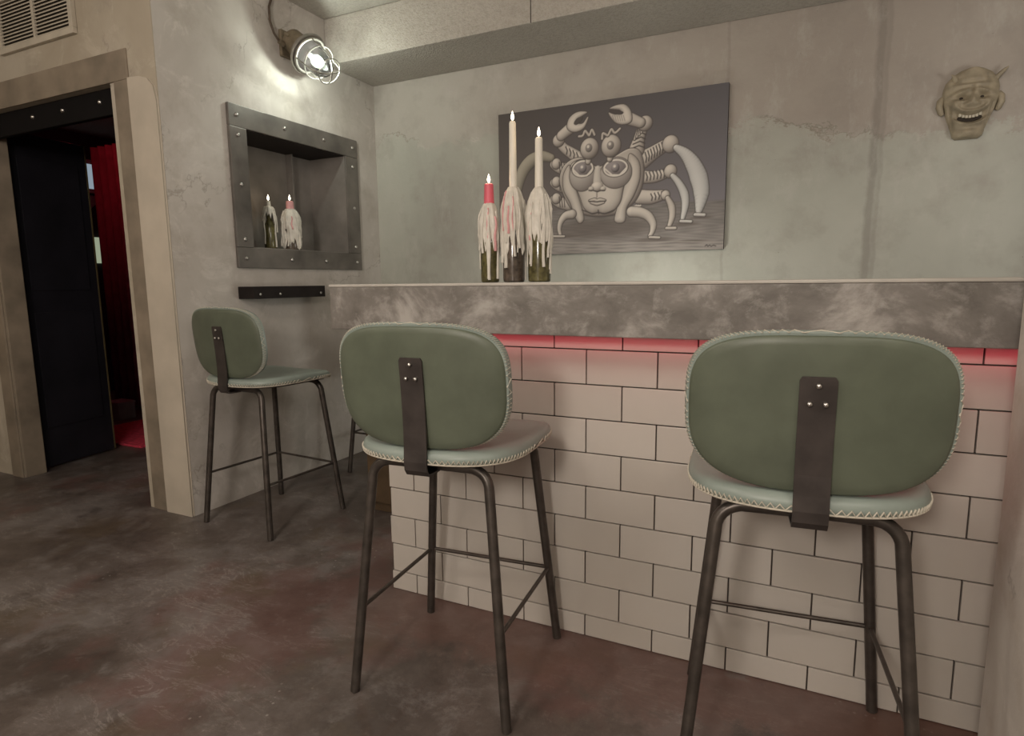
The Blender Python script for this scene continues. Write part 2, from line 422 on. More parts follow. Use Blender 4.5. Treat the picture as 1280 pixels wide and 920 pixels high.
B(0.484, 0.494, -0.002, 0.012, 0.012, 1.985).build('edge_strip', 'door_edge', lf)
B(0.06, 0.43, -0.006, 0.0, 0.25, 0.95).build('leaf_panel', 'door_paint', lf, bevel=0.003)
B(0.06, 0.43, -0.006, 0.0, 1.08, 1.85).build('leaf_panel', 'door_paint', lf, bevel=0.003)

# vent grille above the door
vent = tag(empty('vent_grille', (-3.442, YD, 2.27)), 'cream painted ventilation grille with dark slots above the doorway', 'vent')
W2, H = 0.315, 0.27
B(-W2+0.02, W2-0.02, -0.006, -0.001, 0.02, H-0.02).build('backing', 'vent_dark', vent)
for a in ((-W2, W2, 0, 0.028), (-W2, W2, H-0.028, H)):
    B(a[0], a[1], -0.022, -0.001, a[2], a[3]).build('frame_bar', 'vent_paint', vent, bevel=0.003)
for a in ((-W2, -W2+0.028), (W2-0.028, W2)):
    B(a[0], a[1], -0.0215, -0.001, 0.028, H-0.028).build('frame_bar', 'vent_paint', vent, bevel=0.002)
B(-0.008, 0.008, -0.019, -0.002, 0.028, H-0.028).build('mullion', 'vent_paint', vent, bevel=0.002)
s0 = None
for i in range(13):
    z = 0.036+i*0.0163
    for x in (-0.1475, 0.1475):
        if s0 is None: s0 = B(-0.1395, 0.1395, -0.006, 0.006, -0.0025, 0.0025).build('slat', 'vent_paint', vent, loc=(x, -0.012, z), rot=(0.5, 0, 0))
        else: share(s0, 'slat', vent, (x, -0.012, z), (0.5, 0, 0))

# ------------------------------------------------------------------ bar
BX0, BX1, TY, ZS0, ZS1 = -1.304, 1.15, 1.698, 0.951, 1.0985
bar = tag(empty('bar_counter', (BX0, TY, 0)), 'bar base clad in cream brick-bond tiles behind the front stools', 'bar')
B(0.0, BX1-BX0, 0.008, 0.42, 0.0, ZS0-0.001).build('core', 'grout', bar)
pw, ph, g = 0.209, 0.104, 0.0036
zrow = [0.902 + ph*i for i in range(-8, 1)]
zrow = [0.0] + zrow + [ZS0-0.002]
zrow[1] = zrow[2]-ph
tmesh = {}
for i in range(len(zrow)-1):
    z0, z1 = zrow[i], zrow[i+1]
    fromtop = len(zrow)-2-i            # 0 = cut row under the worktop
    off = -0.672 if fromtop % 2 == 0 else -0.571
    x = off - math.ceil((off-BX0)/pw)*pw
    while x < BX1:
        a, b = max(x, BX0), min(x+pw, BX1)
        if b-a > 0.02:
            ky = (round(b-a, 3), round(z1-z0, 3))
            w_, h_ = b-a-g, z1-z0-g
            jz = random.uniform(-0.0006, 0.0006)
            if ky not in tmesh:
                t = B(-w_/2, w_/2, 0, 0.010, -h_/2, h_/2).build('tile', 'tile_glaze', bar, bevel=0.0016)
                tmesh[ky] = t
            else: t = share(tmesh[ky], 'tile', bar)
            t.location = ((a+b)/2-BX0, jz, (z0+z1)/2)
            t.rotation_euler = (random.uniform(-.004, .004), 0, random.uniform(-.004, .004))
        x += pw
top = tag(empty('bar_worktop', (-1.425, 1.58, ZS0)), 'thick mottled grey concrete bar top with pale trowel clouds', 'worktop')
B(0, BX1+1.475, 0, 0.70, 0, ZS1-ZS0-0.009).build('slab', 'worktop_concrete', top, bevel=0.003)
B(-0.002, BX1+1.477, -0.002, 0.702, ZS1-ZS0-0.0088, ZS1-ZS0).build('lit_top_edge', 'lit_top_tone', top, bevel=0.003)  # added pale plate, light on the top edge put into its colour
led = tag(B(BX0+0.01, BX1, 1.658, 1.670, ZS0-0.0035, ZS0-0.0005).build('led_strip', 'led_red'), 'thin red LED strip glowing under the bar top overhang', 'light strip')
area('led_light', ((BX0+BX1)/2, 1.664, ZS0-0.006), ((BX0+BX1)/2, 1.664, 0), BX1-BX0-0.03, 0.62, (1.0, 0.08, 0.14), 180, 0.01)

# ------------------------------------------------------------------ stool
def sup(a, n):
    c, s_ = math.cos(a), math.sin(a)
    return math.copysign(abs(c)**(2/n), c), math.copysign(abs(s_)**(2/n), s_)
def seat_pt(a):
    n = 4.2 if math.sin(a) > 0 else 2.9
    x, y = sup(a, n)
    return x*0.232, (y*0.238 if y > 0 else y*0.226)
def seat_z(x, y):
    return 0.008*(x/0.23)**2 - 0.012*max(0, (y-0.12)/0.12)**2 + 0.006*max(0, (-y-0.1)/0.13)**2
def back_pt(a):
    n = 3.6 if math.sin(a) > 0 else 3.0
    x, z = sup(a, n)
    return x*0.234, (z*0.148 if z > 0 else z*0.162)
def back_y(x, z):                       # wraps round the sitter, leans back
    return 0.55*x*x - 0.10*z
def make_stool():
    root = empty('bar_stool')
    # seat
    NS = 72; mb = MB(); vs, fs = [], []
    rings = [(0.0, 0.0), (0.35, 0.001), (0.65, 0.004), (0.85, 0.005), (0.95, 0.001), (0.99, -0.008), (1.0, -0.018), (0.99, -0.028), (0.96, -0.033), (0.6, -0.033), (0.0, -0.033)]
    for s_, dz in rings:
        for j in range(NS):
            x, y = seat_pt(2*PI*j/NS); x *= s_; y *= s_
            vs.append((x, y, 0.690+dz+seat_z(x, y)))
    for i in range(len(rings)-1):
        for j in range(NS):
            fs.append((i*NS+j, i*NS+(j+1) % NS, (i+1)*NS+(j+1) % NS, (i+1)*NS+j))
    mb.add(vs, fs); seat = mb.build('seat', 'stool_pad', root, smooth=True)
    # seat stitches: blanket stitch round the lower rim
    mb = MB(); K = 220; pts = []
    for j in range(K):
        a = 2*PI*j/K
        x, y = seat_pt(a); s_ = 1.006 if j % 2 else 0.999
        pts.append((x*s_, y*s_, 0.690+seat_z(x, y)-(0.018 if j % 2 else 0.029)))
    mb.tube(pts, 0.0018, 5, True)
    mb.tube([(seat_pt(2*PI*j/72)[0]*0.995, seat_pt(2*PI*j/72)[1]*0.995, 0.690-0.030+seat_z(*seat_pt(2*PI*j/72))) for j in range(72)], 0.0022, 6, True)
    tag(mb.build('stitching', 'stitch_thread', seat), kind='stuff')
    # under plate
    mb = MB(); vs = []
    for z in (0.652, 0.660):
        for j in range(48):
            x, y = seat_pt(2*PI*j/48); vs.append((x*0.9, y*0.9, z+seat_z(x, y)*0.6))
    mb.add(vs, [tuple(range(47, -1, -1)), tuple(range(48, 96))] + [(j, (j+1) % 48, 48+(j+1) % 48, 48+j) for j in range(48)])
    mb.build('seat_plate', 'stool_metal', root)
    # backrest
    CZ, CY = 0.861, -0.222
    def bpt(s_, a, off, dz=0.0):
        x, z = back_pt(a); x *= s_; z = z*s_ + dz
        return (x, CY+back_y(x, z)+off, CZ+z)
    def shell(rings, name, mat, par, dz=0.0):
        mb = MB(); vs, fs = [], []
        for s_, off in rings:
            for j in range(NS): vs.append(bpt(s_, 2*PI*j/NS, off, dz*s_))
        for i in range(len(rings)-1):
            for j in range(NS):
                fs.append((i*NS+j, i*NS+(j+1) % NS, (i+1)*NS+(j+1) % NS, (i+1)*NS+j))
        return mb.add(vs, fs).build(name, mat, par, smooth=True)
    back = shell([(0.0, -0.010), (0.3, -0.010), (0.6, -0.010), (0.85, -0.0095), (0.94, -0.008), (0.962, -0.005), (0.968, 0.0), (0.9, 0.004), (0.0, 0.004)], 'backrest', 'stool_leather', root, -0.0045)
    shell([(0.0, 0.003), (0.9, 0.003), (0.955, -0.003), (0.985, -0.002), (1.0, 0.008), (0.992, 0.017), (0.95, 0.023), (0.75, 0.027), (0.3, 0.028), (0.0, 0.028)], 'front_pad', 'stool_pad', back)
    mb = MB(); K = 260
    mb.tube([bpt(1.001 if j % 2 else 0.974, 2*PI*j/K, 0.006 if j % 2 else -0.004) for j in range(K)], 0.0013, 5, True)
    tag(mb.build('stitching', 'stitch_thread', back), kind='stuff')
    # strap
    prof = [(0.926, -0.014), (0.919, -0.0142), (0.90, -0.0145), (0.86, -0.015), (0.80, -0.017), (0.74, -0.021), (0.70, -0.026), (0.670, -0.028), (0.648, -0.026), (0.634, -0.016), (0.632, 0.02), (0.634, 0.12)]
    cl = []
    for z, o_ in prof:
        yb = CY + back_y(0, z-CZ) + o_ if z > 0.70 else CY + back_y(0, 0.70-CZ) + o_
        cl.append((yb, z))
    cs = []
    for i, (y, z) in enumerate(cl):
        a = cl[max(i-1, 0)]; b = cl[min(i+1, len(cl)-1)]
        t = Vector((b[0]-a[0], b[1]-a[1])).normalized(); nn = Vector((t.y, -t.x))
        cs.append(((y, z), (y-nn.x*0.005, z-nn.y*0.005)))
    hw = lambda i: (0.027 if i == 0 else 0.031)
    vs, fs = [], []
    for i, (p, q) in enumerate(cs):
        h = hw(i)
        vs += [(-h, p[0], p[1]), (h, p[0], p[1]), (h, q[0], q[1]), (-h, q[0], q[1])]
    for i in range(len(cs)-1):
        for j in range(4): fs.append((i*4+j, i*4+(j+1) % 4, i*4+4+(j+1) % 4, i*4+4+j))
    fs += [(3, 2, 1, 0), tuple(len(vs)-4+j for j in range(4))]
    strap = MB().add(vs, fs).build('strap', 'strap_metal', root)
    s1 = None
    for x, z in ((0, 0.910), (-0.013, 0.876), (0.013, 0.876)):
        y = CY + back_y(0, z-CZ) - 0.019
        if s1 is None:
            s1 = MB().lathe([(0.0052, -0.002), (0.0052, 0.001), (0.003, 0.003), (0.0005, 0.0034)], 10, Matrix.Rotation(PI/2, 4, 'X')).build('screw', 'bright_steel', strap, smooth=True, loc=(x, y, z))
        else: share(s1, 'screw', strap, (x, y, z))
    # legs with their shoulders, cross bars, foot rails
    for sy in (-1, 1):
        for sx in (-1, 1):
            p0 = Vector((sx*0.222, sy*0.215, 0.002)); p1 = Vector((sx*0.166, sy*0.168, 0.605)); p2 = Vector((sx*0.158, sy*0.162, 0.638)); p3 = Vector((sx*0.12, sy*0.160, 0.645))
            pts = [p0, p0.lerp(p1, 0.5), p1]
            for t in (0.2, 0.4, 0.6, 0.8, 1.0):
                pts.append(p1*(1-t)**2 + p2*2*t*(1-t) + p3*t*t)
            MB().tube(pts, 0.0130, 12).build('leg', 'stool_metal', root, smooth=True)
        MB().tube([(-0.121, sy*0.160, 0.645), (0.121, sy*0.160, 0.645)], 0.0129, 12).build('cross_bar', 'stool_metal', root, smooth=True)
    def lp(sx, sy, z):
        t = (z-0.002)/0.603
        return Vector((sx*(0.222-0.056*t), sy*(0.215-0.047*t), z))
    zr = 0.238
    for a, b in ((lp(-1, -1, zr), lp(-1, 1, zr)), (lp(1, -1, zr), lp(1, 1, zr)), (lp(-1, 1, zr), lp(1, 1, zr))):
        MB().tube([a, b], 0.0058, 8).build('foot_rail', 'stool_metal', root, smooth=True)
    return root
st = make_stool()
spots = [((-0.850, 1.420), 4.5, 'green leather bar stool in the middle, left of the nearest stool'),
         ((0.007, 1.446), 5.5, 'nearest green leather bar stool, at the right end of the tiled bar'),
         ((-2.247, 2.046), -4.0, 'green leather bar stool standing beside the niche wall near the door'),
         ((-2.158, 2.945), 90.0, 'bar stool mostly hidden behind the bar, only a metal leg showing')]
for i, ((x, y), a, lab) in enumerate(spots):
    o = st if i == 0 else copy_tree(st)
    o.location = (x, y, 0); o.rotation_euler = (0, 0, math.radians(a))
    tag(o, lab, 'stool', 'green bar stools')

# low cabinet behind the end of the bar
cb = tag(empty('back_cabinet', (-1.665, 2.46, 0)), 'low dark brown wooden cabinet standing behind the bar end', 'cabinet')
B(-0.22, 0.22, -0.165, 0.18, 0.0, 0.80).build('body', 'cabinet_wood', cb, bevel=0.004)
for x in (-0.108, 0.108):
    d = B(-0.100, 0.100, -0.018, 0, 0.05, 0.76).build('cabinet_door', 'cabinet_wood', cb, bevel=0.003, loc=(x, -0.166, 0))
    MB().lathe([(0.004, 0), (0.004, 0.012), (0.010, 0.016), (0.010, 0.024), (0.002, 0.027)], 12, Matrix.Rotation(PI/2, 4, 'X')).build('knob', 'bright_steel', d, smooth=True, loc=(-0.07*math.copysign(1, x), -0.018, 0.45))

# ------------------------------------------------------------------ niche frame on the left wall
FY0, FY1, FZ0, FZ1 = 2.222, 3.178, 1.187, 1.985
nf = tag(empty('niche_frame', (XL, FY0, FZ0)), 'riveted grey steel frame lining the square niche in the left wall', 'frame')
def npart(name, x0, x1, y0, y1, z0, z1, mat, bev=0.003):
    return B(x0-XL, x1-XL, y0-FY0, y1-FY0, z0-FZ0, z1-FZ0).build(name, mat, nf, bevel=bev)
T = 0.018
plates = [npart('plate', XL, XL+T, FY0, FY1, NZ1, FZ1, 'plate_steel'), npart('plate', XL, XL+T, FY0, FY1, FZ0, NZ0, 'plate_steel'),
          npart('plate', XL, XL+T, FY0, NY0, NZ0+0.001, NZ1-0.001, 'plate_steel'), npart('plate', XL, XL+T, NY1, FY1, NZ0+0.001, NZ1-0.001, 'plate_steel')]
rv = None
riv = [(0, 2.27, 1.935), (0, 2.58, 1.935), (0, 2.88, 1.935), (0, 3.13, 1.935), (1, 2.27, 1.235), (1, 2.58, 1.235), (1, 2.85, 1.235), (1, 3.13, 1.235),
       (2, 2.27, 1.84), (2, 2.27, 1.60), (2, 2.27, 1.33), (3, 3.125, 1.82), (3, 3.125, 1.57), (3, 3.125, 1.33)]
for p_, y, z in riv:
    if rv is None:
        rv = MB().lathe([(0.010, 0), (0.010, 0.003), (0.007, 0.007), (0.001, 0.0085)], 12, Matrix.Rotation(PI/2, 4, 'Y')).build('rivet', 'bright_steel', plates[p_], smooth=True, loc=(T, y-FY0, z-FZ0))
    else: share(rv, 'rivet', plates[p_], (T, y-FY0, z-FZ0))
D = XL-0.272
npart('back_liner', D, D+0.004, NY0+0.004, NY1-0.004, NZ0+0.004, NZ1-0.004, 'liner_steel', 0)
npart('side_liner', D, XL+0.008, NY0, NY0+0.004, NZ0, NZ1, 'liner_steel', 0)
npart('side_liner', D, XL+0.008, NY1-0.004, NY1, NZ0, NZ1, 'liner_steel', 0)
npart('top_liner', D, XL+0.008, NY0+0.004, NY1-0.004, NZ1-0.004, NZ1, 'black_steel', 0)
npart('bottom_liner', D, XL+0.008, NY0+0.004, NY1-0.004, NZ0, NZ0+0.004, 'liner_steel', 0)
npart('back_rib', D+0.004, D+0.05, 2.86, 2.872, NZ0+0.004, NZ1-0.004, 'liner_steel', 0)
# steel ledge below it
sh = tag(empty('wall_ledge', (XL, 2.22, 1.03)), 'narrow black steel ledge bolted to the wall below the niche', 'shelf')
B(0.0, 0.11, 0.0, 0.505, 0.055, 0.062).build('top_plate', 'black_steel', sh, bevel=0.001)
ap = B(0.104, 0.11, 0.0, 0.505, 0.0, 0.055).build('front_plate', 'black_steel', sh, bevel=0.001)
for y in (0.0, 0.499): B(0.0, 0.104, y, y+0.006, 0.0, 0.055).build('end_plate', 'black_steel', sh)
for y in (0.04, 0.17, 0.47): share(rv, 'bolt', ap, (0.11, y, 0.022), None, (0.7, 0.7, 0.7))

# ------------------------------------------------------------------ candle bottles
def flame_at(parent, r, z):
    MB().tube([(0, 0, z-0.004), (0.001, 0, z+0.010)], 0.0012, 6).build('wick', 'wick', parent)
    MB().lathe([(0.0006, z+0.003), (0.0045, z+0.008), (0.0062, z+0.014), (0.0050, z+0.021), (0.0022, z+0.030), (0.0004, z+0.036)], 14).build('flame', 'flame', parent, smooth=True)
def candle_bottle(name, label, group, loc, R, hw, hc, rc, candle, glass, seed, pinks=2, drop=0.6, taper=0.9, cat='candle', flame=True, lit=0.25, nd=22):
    rg = random.Random(seed)
    root = tag(empty(name, loc, rg.uniform(0, 6)), label, cat, group)
    sh_ = hw*0.56                              # shoulder height
    prof = [(R*0.80, 0.0), (R*0.93, 0.004), (R*0.95, 0.02), (R*0.95, sh_*0.9), (R*0.86, sh_), (R*0.62, sh_*1.12), (R*0.40, sh_*1.26), (R*0.36, hw*0.97)]
    MB().lathe(prof, 28).build('bottle', glass, root, smooth=True)
    # wax coat: long uneven runs over the shoulder
    seg = 60
    ph_ = [rg.uniform(0, 6) for _ in range(6)]
    def low(a):
        v = 0.5+0.22*math.sin(3*a+ph_[0])+0.20*math.sin(7*a+ph_[1])+0.22*math.sin(13*a+ph_[2])
        return max(0.01, hw*(1-drop) - hw*0.30*(v-0.4))
    def rad(a, z):
        t = z/hw
        u = max(0.0, (t-0.70)/0.30)
        base = R*(0.98 - (0.98-0.62*taper)*u*u)
        return base*(1.02+0.06*math.sin(3*a+ph_[3]+5*t)+0.055*math.sin(8*a+ph_[4]+6*t)+0.03*math.sin(17*a+ph_[5])+0.04*math.sin(22*t+4*a))+0.002
    vs, fs = [], []; L = 16
    for j in range(seg):
        a = 2*PI*j/seg; z0 = low(a)
        for i in range(L+1):
            t = i/L; z = z0+(hw-z0)*t
            r = rad(a, z)*(1.0 if i > 0 else 0.93)
            if i == L: r *= 0.86
            vs.append((r*math.cos(a), r*math.sin(a), z))
    for j in range(seg):
        for i in range(L):
            j2 = (j+1) % seg
            fs.append((j*(L+1)+i, j2*(L+1)+i, j2*(L+1)+i+1, j*(L+1)+i+1))
    ct = len(vs); vs.append((0, 0, hw+0.004))
    for j in range(seg): fs.append((j*(L+1)+L, ((j+1) % seg)*(L+1)+L, ct))
    MB().add(vs, fs).build('wax', 'wax_white', root, smooth=True)
    for i in range(nd):                         # single drips
        a = rg.uniform(0, 2*PI) if i >= pinks else -root.rotation_euler.z + rg.uniform(-2.2, -0.2)
        zt = hw*rg.uniform(0.78, 0.96); zb = max(0.006, hw*rg.uniform(0.02, 0.42)) if i >= pinks else hw*rg.uniform(0.35, 0.55)
        pts = []; rr = []; wd_ = rg.uniform(0.0022, 0.0048)
        for q in range(9):
            z = zt+(zb-zt)*q/8; r = max(rad(a, z), R*0.4)+0.001
            if z < low(a): r = R*0.98+0.002
            aa = a+0.05*math.sin(q+i); pts.append((r*math.cos(aa), r*math.sin(aa), z)); rr.append(wd_*(0.8+0.4*(q/8)))
        MB().tube(pts, rr, 7).build('drip', 'wax_pink' if i < pinks else 'wax_white', root, smooth=True)
    c = MB().lathe([(rc*1.05, hw-0.01), (rc, hw+0.3*hc), (rc*0.9, hw+hc*0.97), (rc*0.7, hw+hc)], 18).build('candle', candle, root, smooth=True)
    if flame:
        flame_at(c, rc, hw+hc)
        if lit: point('flame_light', (loc[0], loc[1], loc[2]+hw+hc+0.02), lit, (1.0, 0.72, 0.42), 0.012)
    return root
ZT = ZS1+0.001
candle_bottle('candle_bottle', 'shortest candle bottle on the bar, red candle stub over white wax', 'candle bottles on the bar', (-1.068, 2.05, ZT), 0.036, 0.288, 0.070, 0.0185, 'candle_red', 'glass_olive', 3, 2, 0.50)
candle_bottle('candle_bottle', 'middle candle bottle on the bar with the tallest white taper', 'candle bottles on the bar', (-0.974, 2.06, ZT), 0.042, 0.340, 0.228, 0.0135, 'candle_white', 'glass_brown', 11, 3, 0.60, 0.75)
candle_bottle('candle_bottle', 'right candle bottle on the bar, white taper over broad wax', 'candle bottles on the bar', (-0.868, 2.05, ZT), 0.043, 0.332, 0.168, 0.0145, 'candle_white', 'glass_olive', 23, 1, 0.52, 0.55)
candle_bottle('candle_bottle', 'white wax covered bottle with pink candle inside the wall niche', 'candle bottles in the niche', (-2.70, 2.705, NZ0+0.0045), 0.050, 0.235, 0.045, 0.022, 'wax_pink', 'glass_brown', 31, 1, 0.85, 0.9, lit=0.12)
candle_bottle('candle_bottle', 'olive glass candle bottle at the left inside the niche', 'candle bottles in the niche', (-2.74, 2.585, NZ0+0.0045), 0.036, 0.24, 0.03, 0.012, 'candle_white', 'glass_olive', 37, 0, 0.22, 0.9, lit=0.08, nd=4)

# ------------------------------------------------------------------ caged bulkhead lamp
lamp = tag(empty('cage_lamp', (XL, 2.65, 2.37)), 'caged industrial wall lamp with ribbed glass above the niche', 'lamp')
ax = Vector((0.78, -0.05, -0.60)).normalized()
q = ax.to_track_quat('Z', 'Y').to_matrix().to_4x4()
Bs = Vector((0.078, 0.0, 0.0))
A_ = Matrix.Translation(Bs) @ q
MB().lathe([(0.045, -0.05), (0.062, -0.045), (0.062, 0.05), (0.068, 0.06), (0.068, 0.085), (0.05, 0.088)], 24, A_).build('body', 'cast_metal', lamp, smooth=True)
B(0.0, 0.02, -0.055, 0.055, -0.06, 0.075).build('wall_plate', 'cast_metal', lamp, bevel=0.004)
for s_ in (-1, 1): MB().tube([Bs+Vector((0, 0.062*s_, 0.03)), Bs+Vector((-0.01, 0.080*s_, 0.035))], 0.008, 8).build('lug', 'cast_metal', lamp, smooth=True)
MB().tube([Vector((0.035, -0.055, -0.01)), Vector((0.035, -0.085, 0.0))], 0.014, 10).build('gland', 'cast_metal', lamp, smooth=True)
def ringpts(r, z, n=32): return [A_ @ Vector((r*math.cos(2*PI*j/n), r*math.sin(2*PI*j/n), z)) for j in range(n)]
MB().lathe([(0.066, 0.088), (0.104, 0.090), (0.108, 0.099), (0.104, 0.108), (0.064, 0.110)], 36, A_).build('flange', 'ring_metal', lamp, smooth=True)
MB().lathe([(0.062, 0.1105), (0.082, 0.1115), (0.082, 0.114), (0.060, 0.1145)], 32, A_).build('gasket', 'black_steel', lamp, smooth=True)
MB().lathe([(0.002, 0.1105), (0.062, 0.1106), (0.062, 0.113), (0.002, 0.1135)], 32, A_).build('socket_plate', 'black_steel', lamp, smooth=True)
MB().tube(ringpts(0.090, 0.118), 0.0075, 8, True).build('collar', 'ring_metal', lamp, smooth=True)
MB().lathe([(0.056, 0.108), (0.062, 0.13), (0.063, 0.18), (0.060, 0.225), (0.046, 0.255), (0.022, 0.268), (0.002, 0.271)], 28, A_, cap=False).build('glass', 'lamp_glass', lamp, smooth=True)
bulb = MB().lathe([(0.014, 0.112), (0.014, 0.130), (0.020, 0.142), (0.030, 0.162), (0.031, 0.180), (0.024, 0.200), (0.010, 0.212), (0.001, 0.214)], 24, A_).build('bulb', 'bulb_glow', lamp, smooth=True)
for i in range(4):
    a = PI*i/4*2+0.4
    pts = [A_ @ Vector((r*math.cos(a), r*math.sin(a), z)) for r, z in ((0.090, 0.112), (0.089, 0.15), (0.087, 0.20), (0.079, 0.25), (0.062, 0.284), (0.034, 0.300), (0.0, 0.304))]
    MB().tube(pts, 0.0036, 7).build('cage_wire', 'ring_metal', lamp, smooth=True)
MB().tube(ringpts(0.0875, 0.19), 0.0033, 7, True).build('cage_ring', 'ring_metal', lamp, smooth=True)
MB().tube(ringpts(0.066, 0.280), 0.0033, 7, True).build('cage_ring', 'ring_metal', lamp, smooth=True)
c_ = Vector((XL, 2.65, 2.37)) + (A_ @ Vector((0, 0, 0.235)))
point('cage_lamp_light', c_, 6.2, (0.97, 1.0, 0.92), 0.020)
cab = MB().tube([(XL+0.035, 2.560, 2.371), (XL+0.03, 2.535, 2.40), (XL+0.02, 2.522, 2.46), (XL+0.012, 2.530, 2.53), (XL+0.010, 2.555, 2.585), (XL+0.010, 2.57, ZC)], 0.006, 8).build('lamp_cable', 'cable_rubber', smooth=True)
tag(cab, 'thin brown cable running up from the caged lamp to the ceiling', 'cable')

# ------------------------------------------------------------------ painting
PX0, PX1, PZ0, PZ1, PY = -1.680, -0.394, 1.258, 2.073, 3.36
PWd, PHt = PX1-PX0, PZ1-PZ0
Hm = (0.0010442, -1.40365e-05, 0.290295, -2.9155e-05, -0.000919263, 0.882097, 0.000119701, -3.62885e-05)
def cv(x, y):
    w_ = Hm[6]*x+Hm[7]*y+1
    return ((Hm[0]*x+Hm[1]*y+Hm[2])/w_, (Hm[3]*x+Hm[4]*y+Hm[5])/w_)
NXp, NYp = 400, 256
UU, VV = np.meshgrid(np.linspace(0, PWd, NXp), np.linspace(0, PHt, NYp))
IM = np.zeros((NYp, NXp, 3))
def C8(r, g_, b): return np.array([r, g_, b])/255.0
def put(mask, colr):
    global IM
    IM = IM*(1-mask[..., None]) + mask[..., None]*(colr if colr.ndim == 3 else np.ones_like(IM)*colr)
AA = 0.0035
def soft(d, w_=AA): return np.clip(0.5-d/w_, 0, 1)
def u2(p): return np.array(cv(*p))
SCL = 0.00104                                    # one sketch unit in metres
LDIR = np.array([-0.45, 0.65])
GREY_D, GREY_L = C8(80, 72, 68), C8(200, 191, 180)
def tint(t, d_=GREY_D, l_=GREY_L): return d_[None, None]*(1-t[..., None]) + l_[None, None]*t[..., None]
def smoothpath(pts, rad, n=5):
    out, ro = [], []; m = len(pts)
    for i in range(m-1):
        p0, p1, p2, p3 = [np.array(pts[min(max(i+j-1, 0), m-1)], float) for j in range(4)]
        for q_ in range(n):
            t = q_/n
            out.append(tuple(0.5*((2*p1)+(-p0+p2)*t+(2*p0-5*p1+4*p2-p3)*t*t+(-p0+3*p1-3*p2+p3)*t**3))); ro.append(rad[i]*(1-t)+rad[i+1]*t)
    return out+[pts[-1]], ro+[rad[-1]]
def stroke(pts, rad, dark=GREY_D, light=GREY_L, line=True):
    rad = list(rad) if isinstance(rad, (list, tuple)) else [rad]*len(pts)
    if len(pts) > 2: pts, rad = smoothpath(pts, rad)
    P = [u2(p) for p in pts]; R = [r*SCL for r in (rad if isinstance(rad, (list, tuple)) else [rad]*len(pts))]
    best = np.full(UU.shape, 1e9); nx = np.zeros(UU.shape); ny = np.zeros(UU.shape); rr = np.ones(UU.shape)
    for i in range(len(P)-1):
        a, b = P[i], P[i+1]; e = b-a; L2 = max(e@e, 1e-9)
        t = np.clip(((UU-a[0])*e[0]+(VV-a[1])*e[1])/L2, 0, 1)
        dx, dy = UU-a[0]-t*e[0], VV-a[1]-t*e[1]; r = R[i]*(1-t)+R[i+1]*t
        d = np.hypot(dx, dy)-r; k_ = d < best
        best = np.where(k_, d, best); nx = np.where(k_, dx/np.maximum(r, 1e-6), nx); ny = np.where(k_, dy/np.maximum(r, 1e-6), ny); rr = np.where(k_, r, rr)
    nz = np.sqrt(np.clip(1-nx*nx-ny*ny, 0, 1))
    sh_ = np.clip(0.24+0.52*nz+0.52*(nx*LDIR[0]+ny*LDIR[1]), 0, 1.12)
    if line: put(soft(best-0.0035), C8(62, 56, 53))
    put(soft(best), tint(sh_, dark, light))
def ball(c, rx, ry=None, dark=GREY_D, light=GREY_L, line=True, gain=1.0):
    ry = ry or rx; c = u2(c); rx *= SCL; ry *= SCL
    nx, ny = (UU-c[0])/rx, (VV-c[1])/ry; q_ = np.hypot(nx, ny); d = (q_-1)*min(rx, ry)
    nz = np.sqrt(np.clip(1-q_*q_, 0, 1))
    sh_ = np.clip((0.22+0.55*nz+0.55*(nx*LDIR[0]+ny*LDIR[1]))*gain, 0, 1.12)
    if line: put(soft(d-0.0035), C8(62, 56, 53))
    put(soft(d), tint(sh_, dark, light))
def polyd(pts):
    P = [u2(p) for p in pts]; d = np.full(UU.shape, 1e9); ins = np.zeros(UU.shape, bool)
    for i in range(len(P)):
        a, b = P[i-1], P[i]; e = b-a
        t = np.clip(((UU-a[0])*e[0]+(VV-a[1])*e[1])/max(e@e, 1e-9), 0, 1)
        d = np.minimum(d, np.hypot(UU-a[0]-t*e[0], VV-a[1]-t*e[1]))
        c_ = ((a[1] > VV) != (b[1] > VV)) & (UU < (b[0]-a[0])*(VV-a[1])/(b[1]-a[1]+1e-12)+a[0]); ins ^= c_
    return np.where(ins, -d, d)
def smoothpoly(pts, n=6):
    out = []; m = len(pts)
    for i in range(m):
        p0, p1, p2, p3 = [np.array(pts[(i+j-1) % m], float) for j in range(4)]
        for q_ in range(n):
            t = q_/n
            out.append(tuple(0.5*((2*p1)+(-p0+p2)*t+(2*p0-5*p1+4*p2-p3)*t*t+(-p0+3*p1-3*p2+p3)*t**3)))
    return out
def blob(pts, depth=40, dark=GREY_D, light=GREY_L, line=True, lo=0.25, hi=0.8):
    d = polyd(smoothpoly(pts)); h = np.clip(-d/(depth*SCL), 0, 1); h = np.sqrt(np.clip(1-(1-h)**2, 0, 1))
    gy, gx = np.gradient(np.where(d < 0, h, 0), VV[1, 0]-VV[0, 0], UU[0, 1]-UU[0, 0])
    sh_ = np.clip(lo+(hi-lo)*h - 0.010*(gx*LDIR[0]+gy*LDIR[1])*depth*SCL*14, 0, 1)
    if line: put(soft(d-0.0035), C8(62, 56, 53))
    put(soft(d), tint(sh_, dark, light))
def curve(pts, r, colr): 
    P = [u2(p) for p in pts]; best = np.full(UU.shape, 1e9)
    for i in range(len(P)-1):
        a, b = P[i], P[i+1]; e = b-a
        t = np.clip(((UU-a[0])*e[0]+(VV-a[1])*e[1])/max(e@e, 1e-9), 0, 1)
        best = np.minimum(best, np.hypot(UU-a[0]-t*e[0], VV-a[1]-t*e[1]))
    put(soft(best-r*SCL), colr)
DK = C8(58, 52, 50); LT = C8(196, 188, 178); MD = C8(128, 120, 113)
